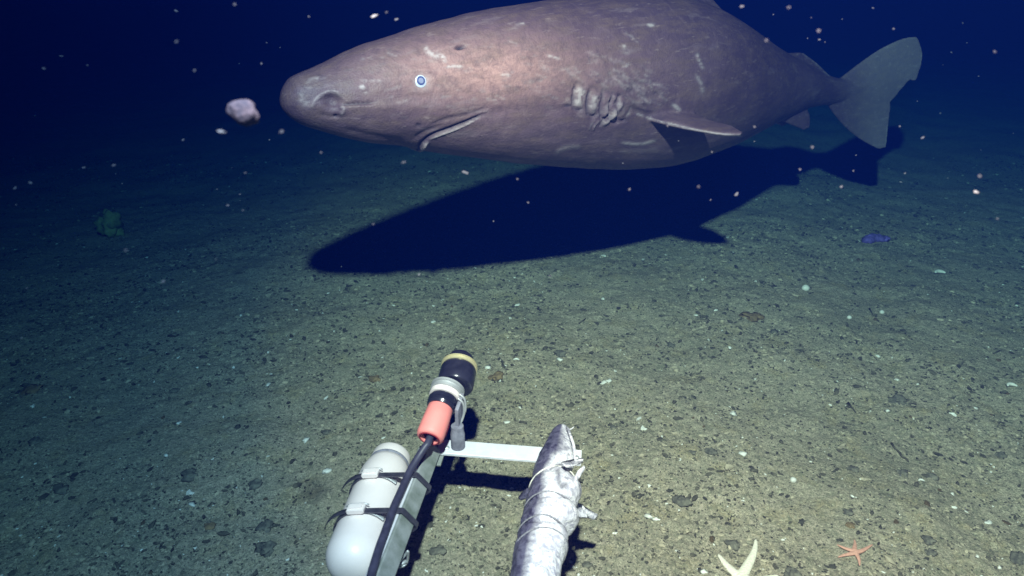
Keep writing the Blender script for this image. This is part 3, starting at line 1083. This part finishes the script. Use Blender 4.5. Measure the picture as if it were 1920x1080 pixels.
lathe_part("lower_housing", [(.33, .021), (.335, .0262), (.36, .0285), (.375, .0262), (.39, .0262), (.40, .0290), (.425, .0290), (.43, .0265), (.46, .0265)], M['black'])
lathe_part("white_band", [(.452, .0285), (.456, .0305), (.505, .0305), (.51, .0285)], M['white'])
lathe_part("steel_collar", [(.505, .028), (.515, .0325), (.535, .0325), (.54, .0300), (.56, .0300), (.565, .0335), (.585, .0335), (.59, .027), (.66, .026)], M['steel'])
lathe_part("upper_housing", [(.60, .026), (.605, .0340), (.62, .0362), (.80, .0362), (.815, .0345), (.83, .0345)], M['black'])
lathe_part("brass_ring", [(.826, .0345), (.83, .0365), (.845, .0365), (.848, .0350), (.862, .0350), (.865, .0365), (.880, .0360), (.884, .033)], M['gold'])
lathe_part("dome_cap", [(.88, .0325), (.89, .0290), (.93, .0280), (.97, .0250), (1.0, .019), (1.015, .010), (1.02, .001)], M['black'])
mb = MB()
foot = at_z(859, 838, .176 * H)
mb.lathe(foot, (0, 0, 1), [(0, .0125 * H), (.002 * H, .0138 * H), (.033 * H, .0138 * H), (.036 * H, .0125 * H), (.050 * H, .0120 * H)], 24)
mb.build("mount_block", M['grey'], probe, auto=.7)
mb = MB()
c0 = PB + pa * (.42 * PL)
s1 = pa.cross(up).normalized()
for off in (0, .05):
    pts = [c0 + pa * off * PL + s1 * .030 * H + up * .012 * H, c0 + pa * off * PL + s1 * .040 * H + up * .002 * H, c0 + pa * off * PL + s1 * .041 * H - up * .022 * H,
           c0 + pa * (off - .03) * PL + s1 * .034 * H - up * .040 * H, c0 + pa * (off - .06) * PL + s1 * .022 * H - up * .046 * H]
    mb.tube([Vector(q) for q in catmull(pts, 5)], .0024 * H, 8)
mb.build("bracket_wire", M['steel'], probe)
mb = MB()
mb.box(c0 + s1 * .033 * H - up * .014 * H, s1, pa, up, .0035 * H, .020 * H, .020 * H, .002)
mb.build("bracket_plate", M['grey'], probe, auto=.6)
mb = MB()
ctr = [(803, 829, .238), (797, 838, .234), (787, 853, .225), (775, 872, .217), (764, 893, .211), (756, 912, .208), (747, 932, .207), (739, 950, .207), (730, 975, .207),
       (722, 998, .206), (713, 1022, .206), (705, 1047, .206), (696, 1078, .206), (680, 1130, .206), (655, 1220, .206), (620, 1330, .21)]
pts = [PB + pa * .03 * H] + [at_z(a, b, c * H) for a, b, c in ctr]
mb.tube([Vector(q) for q in catmull(pts, 5)], .0068 * H, 14)
mb.build("cable", M['cable'], probe)

# ---- canister strapped to the arm
ZC = .150 * H
ct = at_z(731, 868, ZC); cb = at_z(660, 1058, ZC)
ca_ = (cb - ct).normalized(); CL = (cb - ct).length
CR = .0475 * H
can = empty("canister", (ct.x, ct.y, ZC))
tag(can, "white plastic canister with domed ends strapped along the left side of the arm", "canister")
mb = MB()
prof = [(.012 * H, CR * .78), (.014 * H, CR * .84), (.024 * H, CR * .90), (.040 * H, CR * .97), (.060 * H, CR)]
prof += [(CL - CR * .45 + CR * .95 * math.sin(t), CR * math.cos(t) ** .8) for t in np.linspace(0, 1.55, 14)]
mb.lathe(ct, ca_, prof, 64)
mb.build("tank", M['white'], can)
mb = MB()
mb.lathe(ct, ca_, [(-.020 * H, .001), (-.0197 * H, CR * .6), (-.0185 * H, CR * .74), (-.015 * H, CR * .79), (-.012 * H, CR * .80), (.004 * H, CR * .81), (.006 * H, CR * .79), (.013 * H, CR * .79)], 64)
mb.build("cap", M['cap'], can)
mb = MB()
mb.lathe(ct, ca_, [(.0055 * H, CR * .80), (.007 * H, CR * .835), (.010 * H, CR * .835), (.0115 * H, CR * .80)], 64)
mb.build("seal_ring", M['grey'], can)
for bi, (pu, pv) in enumerate(((716, 896), (668, 962))):
    q = at_z(pu, pv, ZC + CR * .93)
    tpos = (q - ct).dot(ca_)
    c1 = ct + ca_ * tpos
    bp_ = bf + e * ((c1 - bf).dot(e))
    l2 = Vector((-ca_.y, ca_.x, 0)).normalized()
    if l2.x < 0: l2 = -l2
    loop = []
    nn = 96
    cen = [(Vector((0, 0)), CR + .0010 * H)]
    for qa, qb in ((1, 1), (1, -1), (-1, 1), (-1, -1)):
        qq = bp_ - c1 + ax1 * hb * qa + az1 * hb * qb
        cen.append((Vector((qq.dot(l2), qq.z)), .0035 * H))
    for kk in range(nn):
        t = 2 * math.pi * kk / nn
        dd = Vector((math.cos(t), math.sin(t)))
        best = max(cen, key=lambda cc: cc[0].dot(dd) + cc[1])
        p2 = best[0] + dd * best[1]
        loop.append(p2)
    # resample evenly
    L_ = loop + [loop[0]]
    pts = []
    for a_, b_ in zip(L_[:-1], L_[1:]):
        nsub = max(1, int((b_ - a_).length / .008))
        for z_ in range(nsub): pts.append(a_.lerp(b_, z_ / nsub))
    mb = MB()
    hw = .0052 * H; th = .0012 * H
    rings = []
    ctr2 = cen[0][0] * .5 + (cen[1][0] + cen[4][0]) / 4
    for kk, p2 in enumerate(pts):
        nx_ = (pts[(kk + 1) % len(pts)] - pts[kk - 1]).normalized()
        out = Vector((nx_.y, -nx_.x))
        if out.dot(p2 - ctr2) < 0: out = -out
        P3 = c1 + l2 * p2.x + up * p2.y
        o3 = l2 * out.x + up * out.y
        rings.append([P3 - ca_ * hw, P3 + ca_ * hw, P3 + ca_ * hw + o3 * th * 2, P3 - ca_ * hw + o3 * th * 2])
    mb.loft(rings, closed=True)
    bd = mb.build("hose_clamp", M['band'], can, auto=.5)
    # buckle on top
    ang = math.radians(98)
    o3 = (l2 * math.cos(ang) + up * math.sin(ang)).normalized(); tt = ca_.cross(o3).normalized()
    bc = c1 + o3 * (CR + .0065 * H)
    mb = MB()
    mb.box(bc, tt, ca_, o3, .0150 * H, .0088 * H, .0040 * H, .0016 * H)
    mb.box(bc + o3 * .0045 * H - ca_ * .001 * H, tt, ca_, o3, .0110 * H, .0050 * H, .0018 * H, .001 * H)
    bk = mb.build("buckle", M['white'], bd, auto=.6)
    mb = MB()
    mb.tube([bc - tt * .020 * H - ca_ * .0085 * H, bc - tt * .012 * H - ca_ * .0098 * H + o3 * .002 * H, bc + tt * .012 * H - ca_ * .0098 * H + o3 * .002 * H, bc + tt * .019 * H - ca_ * .006 * H], .0013 * H, 6)
    wr = mb.build("buckle_wire", M['steel'], bd)
    # toothed strap next to the buckle, and the loose tail on the other side
    mb = MB()
    for kk in range(13):
        a2 = ang - math.copysign(.40 + .045 * kk, tt.dot(l2) * -1 if False else 1)
        oo = (l2 * math.cos(a2) + up * math.sin(a2)).normalized(); t2 = ca_.cross(oo).normalized()
        mb.box(c1 + oo * (CR + .0042 * H), t2, ca_, oo, .0009 * H, .0046 * H, .0010 * H, 0)
    th_ = mb.build("strap_teeth", M['steel'], bd)
    mb = MB()
    rings = []
    for kk in range(12):
        a2 = ang + .25 + .085 * kk
        oo = (l2 * math.cos(a2) + up * math.sin(a2)).normalized()
        rr = CR + .004 * H + .00085 * H * kk ** 1.12
        P3 = c1 + oo * rr
        rings.append([P3 - ca_ * hw, P3 + ca_ * hw, P3 + ca_ * hw + oo * th, P3 - ca_ * hw + oo * th])
    mb.loft(rings)
    tl = mb.build("strap_tail", M['band'], bd)
    for q in (bk, wr, th_, tl): q.matrix_parent_inverse = Matrix.Identity(4)
# curled metal clip on the right of the arm
mb = MB()
k0 = at_z(741, 1064, .15 * H)
mb.tube([Vector(q) for q in catmull([k0, at_z(750, 1052, .155 * H), at_z(760, 1040, .165 * H), at_z(765, 1034, .172 * H), at_z(764, 1050, .150 * H), at_z(758, 1060, .145 * H), at_z(746, 1063, .145 * H)], 6)], .0022 * H, 8)
mb.tube([at_z(742, 1058, .15 * H), at_z(752, 1058, .15 * H), at_z(762, 1052, .152 * H)], .0030 * H, 8)
mb.build("clip_wire", M['steel'], arm)

# ------------------------------------------------------------------ bait fish
ZF = .212 * H
fs_ = [(799, 1049, 1057), (803, 1041, 1064), (811, 1034, 1070), (824, 1027, 1073), (840, 1019, 1077), (855, 1011, 1079), (868, 1006, 1078), (880, 1001, 1074), (893, 998, 1073),
       (908, 994, 1083), (925, 989, 1087), (944, 985, 1081), (952, 983, 1076), (966, 980, 1082), (982, 976, 1080), (992, 973, 1069), (1000, 971, 1063), (1016, 967, 1067), (1036, 963, 1062), (1056, 960, 1054), (1080, 957, 1051),
       (1120, 950, 1040), (1180, 936, 1015), (1260, 915, 975), (1340, 896, 925), (1370, 888, 912)]
fr = np.array(catmull(fs_, 5))
rings = []; ringinfo = []
for (v, l, r) in fr:
    a = at_z(l, v, ZF); b = at_z(r, v, ZF)
    c = (a + b) / 2; hw = (b - a).length / 2
    side = (b - a).normalized()
    ring = []
    for k in range(72):
        t = 2 * math.pi * k / 72
        ca, sa = math.cos(t), math.sin(t)
        hgt = hw * (.86 if v < 1100 else .9)
        wob = 1 + .035 * mnoise.noise(Vector((ca * 2.2, sa * 2.2, v * .03))) + .02 * mnoise.noise(Vector((ca * 6, sa * 6, v * .09)))
        vloc = v + 10 * (1 - sa) * .0 + (-11 * (1 - ca * ca) + 6)      # rope lines arch over the back
        pinch = 1
        for v0, am in ((955, .13), (998, .14), (1022, .05), (905, .07)):
            pinch -= am * math.exp(-((vloc - v0) / 4.5) ** 2)
        if ca > 0: pinch += ca * (.07 * math.exp(-((vloc - 930) / 13) ** 2) + .07 * math.exp(-((vloc - 976) / 12) ** 2))
        pinch += .025 * mnoise.noise(Vector((t * 3, v * .06, 3))) + .02 * mnoise.noise(Vector((t * 1.5 + v * .05, v * .15, 9)))
        if 870 < v < 915 and abs(t - .35) < .5: pinch -= .12 * math.exp(-((v - 890) / 12) ** 2)
        ring.append(c + side * ca * hw * wob * pinch + Vector((0, 0, 1)) * sa * hgt * wob * pinch)
    rings.append(ring)
mb = MB(); mb.loft(rings)


def flatfin(pts, th):
    """thin flat fin: outline in 3-D, thickened along its own normal"""
    c = sum(pts, Vector()) / len(pts)
    nrm = (pts[1] - pts[0]).cross(pts[2] - pts[0]).normalized()
    rings = [[c + (p - c) * s + nrm * h for p in pts] for s, h in ((.85, -th), (1, -th * .3), (1, th * .3), (.85, th))]
    mb.loft(rings)


A = lambda u, v, z: at_z(u, v, z * H)
flatfin([A(1078, 940, .20), A(1090, 947, .19), A(1106, 957, .175), A(1121, 966, .165), A(1117, 974, .16), A(1104, 971, .165), A(1088, 969, .18), A(1078, 966, .19)], .003)
flatfin([A(992, 915, .20), A(984, 920, .185), A(972, 934, .175), A(976, 938, .175), A(992, 930, .19)], .003)
flatfin([A(895, 1350, .212), A(915, 1350, .212), A(930, 1440, .25), A(900, 1420, .212), A(870, 1440, .17)], .004)
# gaping jaw edge, gill cover spikes
mb.tube([A(1062, 801, .235), A(1069, 815, .240), A(1075, 832, .242), A(1078, 850, .238), A(1077, 862, .232)], [.002, .0032, .0036, .0036, .002], 8)
mb.tube([A(1062, 806, .235), A(1072, 804, .24), A(1076, 800, .245)], [.0022, .0014, .0008], 6)
flatfin([A(1074, 902, .235), A(1080, 905, .23), A(1098, 876, .235), A(1094, 873, .24), A(1084, 882, .24)], .003)
flatfin([A(1052, 868, .262), A(1078, 862, .250), A(1094, 860, .235), A(1093, 866, .235), A(1078, 872, .250), A(1060, 874, .262)], .003)
fish = mb.build("bait_fish", M['white'])
fm = fish.data
cc = np.array([tuple(v.co) for v in fm.vertices])
FU, FV = project(cc)
nfr = len(fr)
fd = np.zeros(len(cc)); fb = np.zeros(len(cc))
lft = np.interp(FV, fr[:, 0], fr[:, 1]); rgt = np.interp(FV, fr[:, 0], fr[:, 2])
tt = np.clip((FU - lft) / (rgt - lft), 0, 1)
fb = np.clip(1.0 - tt / (.46 + .35 * np.clip((880 - FV) / 80, 0, 1) + .08 * vnoise(FV / 9, FU / 9, 3)), 0, 1)   # back colour on the left
fb = np.maximum(fb, .85 * np.clip((868 - FV) / 25, 0, 1) * np.clip(1.1 - tt, 0, 1))


def fstroke(pl, wd, am):
    global fd
    d_, f_ = seg_dist(FU, FV, pl)
    fd = np.maximum(fd, am * np.exp(-(d_ / wd) ** 2))


fstroke([(1032, 879), (1048, 872), (1070, 868), (1092, 866)], 2.6, .8)
fstroke([(1046, 882), (1048, 900), (1054, 914), (1060, 908)], 4.5, .75)
fstroke([(1060, 896), (1074, 900)], 2.4, .5)
for (a, b, r) in ((1063, 840, 4.5), (1048, 827, 3.5), (1072, 888, 3), (1085, 876, 3), (1066, 852, 2.5), (1040, 850, 3), (1027, 862, 3)):
    fstroke([(a - .5, b), (a + .5, b)], r, .6)
fstroke([(1078, 940), (1083, 932)], 3, .3)
at = fm.color_attributes.new("marks", 'FLOAT_COLOR', 'POINT')
at.data.foreach_set("color", np.stack([fb, fd, np.zeros(len(cc)), np.ones(len(cc))], -1).astype(np.float32).ravel())
m, nt, bs = new_mat("pale_fish_skin")
tc = N(nt, "ShaderNodeTexCoord"); P_ = tc.outputs["Object"]
va = N(nt, "ShaderNodeVertexColor"); va.layer_name = "marks"
sp = N(nt, "ShaderNodeSeparateColor"); nt.links.new(va.outputs["Color"], sp.inputs[0])
n1 = ramp(nt, noise_tex(nt, P_, 38, 5, .7, 1.4), [(.40, (1, 1, 1)), (.56, (0, 0, 0))])
base = mix(nt, ramp(nt, noise_tex(nt, P_, 60, 5, .65, 1.8), [(.40, (.8, .8, .8)), (.50, (0, 0, 0))]), (.86, .83, .87), (.38, .36, .46))
base = mix(nt, mix(nt, 1.0, n1, mix(nt, .55, sp.outputs[0], (1, 1, 1)), 'MULTIPLY'), base, (.40, .38, .47))
bk_ = ramp(nt, sp.outputs[0], [(.22, (0, 0, 0)), (.60, (1, 1, 1))])
base = mix(nt, bk_, base, mix(nt, n1, (.12, .11, .17), (.035, .03, .06)))
base = mix(nt, sp.outputs[1], base, (.06, .055, .08))
nt.links.new(base, bs.inputs["Base Color"])
bs.inputs["Roughness"].default_value = .42
bp = N(nt, "ShaderNodeBump"); bp.inputs["Strength"].default_value = .75; bp.inputs["Distance"].default_value = .010
nt.links.new(noise_tex(nt, P_, 26, 5, .6, 1.2), bp.inputs["Height"]); nt.links.new(bp.outputs[0], bs.inputs["Normal"])
fm.materials.clear(); fm.materials.append(m)
fc = at_z(1030, 940, ZF)
fm.transform(Matrix.Translation(-fc)); fish.location = fc
tag(fish, "pale mottled dead fish tied over the end of the crossbar with its gills torn open", "fish")

# twine wound round the fish: one child per turn
M['twine'] = simple_mat("grey_twine", (.30, .29, .33), .8, var=.3, scale=300)
for (v0, slope) in ((955, 9), (998, 6), (1024, -6), (905, -14)):
    pts = []
    for k in range(48):
        t = 2 * math.pi * k / 48
        ca, sa = math.cos(t), math.sin(t)
        v = v0 - (-11 * (1 - ca * ca) + 6) * 1.0 + slope * ca * .25
        v = v0 + 11 * (1 - ca * ca) * (-1 if sa > 0 else 1) * .7 + 5 + slope * ca * .4
        l = np.interp(v, fr[:, 0], fr[:, 1]); r = np.interp(v, fr[:, 0], fr[:, 2])
        a = at_z(l, v, ZF); b = at_z(r, v, ZF); c = (a + b) / 2; hw = (b - a).length / 2 * .985; sd_ = (b - a).normalized()
        pts.append(c + sd_ * ca * hw + Vector((0, 0, 1)) * sa * hw * .86)
    pts.append(pts[0])
    mb = MB(); mb.tube(pts, .0017, 6, cap=False)
    mb.build("twine", M['twine'] if v0 > 910 else M['shell'], fish)

# ------------------------------------------------------------------ drifting matter
M['flake'] = simple_mat("organic_flake", (.15, .12, .15), .8, scale=90, bump=.6, c2=(.06, .06, .09), spec=.1)
mb = MB()
bm = bmesh.new()
bmesh.ops.create_icosphere(bm, subdivisions=4, radius=1)
for v in bm.verts:
    kk = 1 + .22 * mnoise.noise(v.co * 1.1 + Vector((4, 2, 7))) + .10 * mnoise.noise(v.co * 2.6)
    v.co = Vector((v.co.x * .0150 * kk, v.co.y * .010 * kk, v.co.z * .0132 * kk))
    v.co.z -= .10 * abs(v.co.x) * (1 if v.co.x > 0 else -.3)
vs = [v.co.copy() for v in bm.verts]; fs = [tuple(q.index for q in f.verts) for f in bm.faces]; bm.free()
mb.add(vs, fs)
flake = mb.build("drifting_flake", M['flake'])
flake.location = at_d(456, 210, .52 * H); flake.rotation_euler = (.2, .25, .3)
tag(flake, "largest pale drifting flake, floating in the water ahead of the shark's nose", "flake")

snow_px = [(1535, 58, 5), (1521, 33, 2), (1390, 12, 4), (1437, 76, 4), (743, 36, 4), (702, 30, 5), (725, 23, 3), (1415, 238, 4), (873, 323, 5), (990, 380, 4),
           (1381, 364, 5), (1523, 276, 4), (1500, 318, 4), (1577, 350, 4), (528, 247, 5), (579, 31, 3), (602, 286, 3), (757, 304, 3), (525, 89, 2), (330, 20, 4),
           (330, 78, 3), (365, 132, 3), (343, 262, 3), (415, 247, 5), (460, 324, 3), (407, 355, 2), (450, 364, 2), (450, 376, 2), (427, 385, 3), (455, 394, 2), (405, 486, 2),
           (50, 540, 3), (306, 528, 4), (236, 469, 3), (57, 343, 4), (28, 352, 3), (30, 384, 2), (157, 314, 3), (212, 310, 3), (229, 344, 2), (82, 128, 3), (500, 80, 2),
           (490, 119, 3), (1479, 14, 3), (1450, 27, 2), (1579, 36, 2), (1637, 15, 3), (1675, 54, 3), (1514, 72, 2), (1536, 74, 3), (1547, 79, 2), (1784, 98, 3), (1835, 143, 2),
           (1763, 212, 3), (1687, 237, 3), (1730, 258, 4), (1839, 281, 3), (1697, 325, 3), (1689, 341, 3), (1777, 334, 3), (1837, 330, 4), (1830, 360, 6), (1805, 43, 3),
           (1865, 97, 4), (1605, 291, 2), (785, 515, 3), (970, 336, 3), (1180, 355, 3), (1310, 350, 3), (440, 8, 4), (1252, 236, 3), (1272, 264, 2), (1335, 285, 3), (1168, 306, 2),
           (240, 470, 2), (40, 634, 3), (505, 262, 2), (1900, 250, 2), (1870, 410, 3), (1720, 190, 2), (1600, 320, 2), (640, 500, 2), (700, 420, 2), (925, 255 + 160, 2)]
snow_me = []
for k in range(12):
    vs, fs = lump(1, 90 + k, .8, .8, 2, 1.0 + .3 * (k % 3))
    me = bpy.data.meshes.new("marine_snow")
    me.from_pydata([tuple(q) for q in vs], [], fs)
    me.polygons.foreach_set("use_smooth", [True] * len(me.polygons))
    me.materials.append(M['snow' if k >= 9 else 'snow_thin']); snow_me.append(me)
for i in range(16):
    snow_px.append((rng.uniform(10, 1910), rng.uniform(5, 520), rng.choice([1.2, 1.5, 2, 2.4])))
for i, (u, v, rp) in enumerate(snow_px):
    dist = (rng.uniform(.45, .85) if rp >= 3 else rng.uniform(.5, 1.8)) * H
    if u > 1500 and v < 400 and rp < 4: dist = rng.uniform(1.3, 2.4) * H
    d = ray(u, v); zmin = .06
    if d.z < 0: dist = min(dist, (H - zmin) / -d.z * FPX)
    if u > 540 and u < 1700 and v < 330: dist = min(dist, rng.uniform(.7, 1.15) * H)
    o = bpy.data.objects.new("marine_snow", snow_me[(9 + i % 3) if (rp >= 5 and i % 2) else i % 9])
    r = rp * dist / FPX * .56
    o.scale = (r * rng.uniform(1, 1.5), r, r * rng.uniform(.7, 1))
    o.rotation_euler = (rng.uniform(0, 1), rng.uniform(-.5, .5), rng.uniform(0, 1))
    o.location = at_d(u, v, dist)
    col.objects.link(o)
    tag(o, "small pale particle of marine snow drifting in the dark water", "particle", "marine snow drifting in the water")

# ------------------------------------------------------------------ water
mb = MB()
mb.box((0, 0, (LAMP_Z + .6 - 1.0) / 2), (1, 0, 0), (0, 1, 0), (0, 0, 1), 55, 55, (LAMP_Z + .6 + 1.0) / 2)
m = bpy.data.materials.new("sea_water"); m.use_nodes = True; nt = m.node_tree
for n in list(nt.nodes): nt.nodes.remove(n)
out = nt.nodes.new("ShaderNodeOutputMaterial")
pv = nt.nodes.new("ShaderNodeVolumePrincipled")
pv.inputs["Density"].default_value = HAZE_DENSITY
pv.inputs["Color"].default_value = HAZE_COLOR
pv.inputs["Absorption Color"].default_value = HAZE_ABS
pv.inputs["Anisotropy"].default_value = .0
nt.links.new(pv.outputs[0], out.inputs["Volume"])
hz = mb.build("haze", m, smooth=False)
tag(hz, "dark blue sea water that swallows everything far away", kind="stuff")
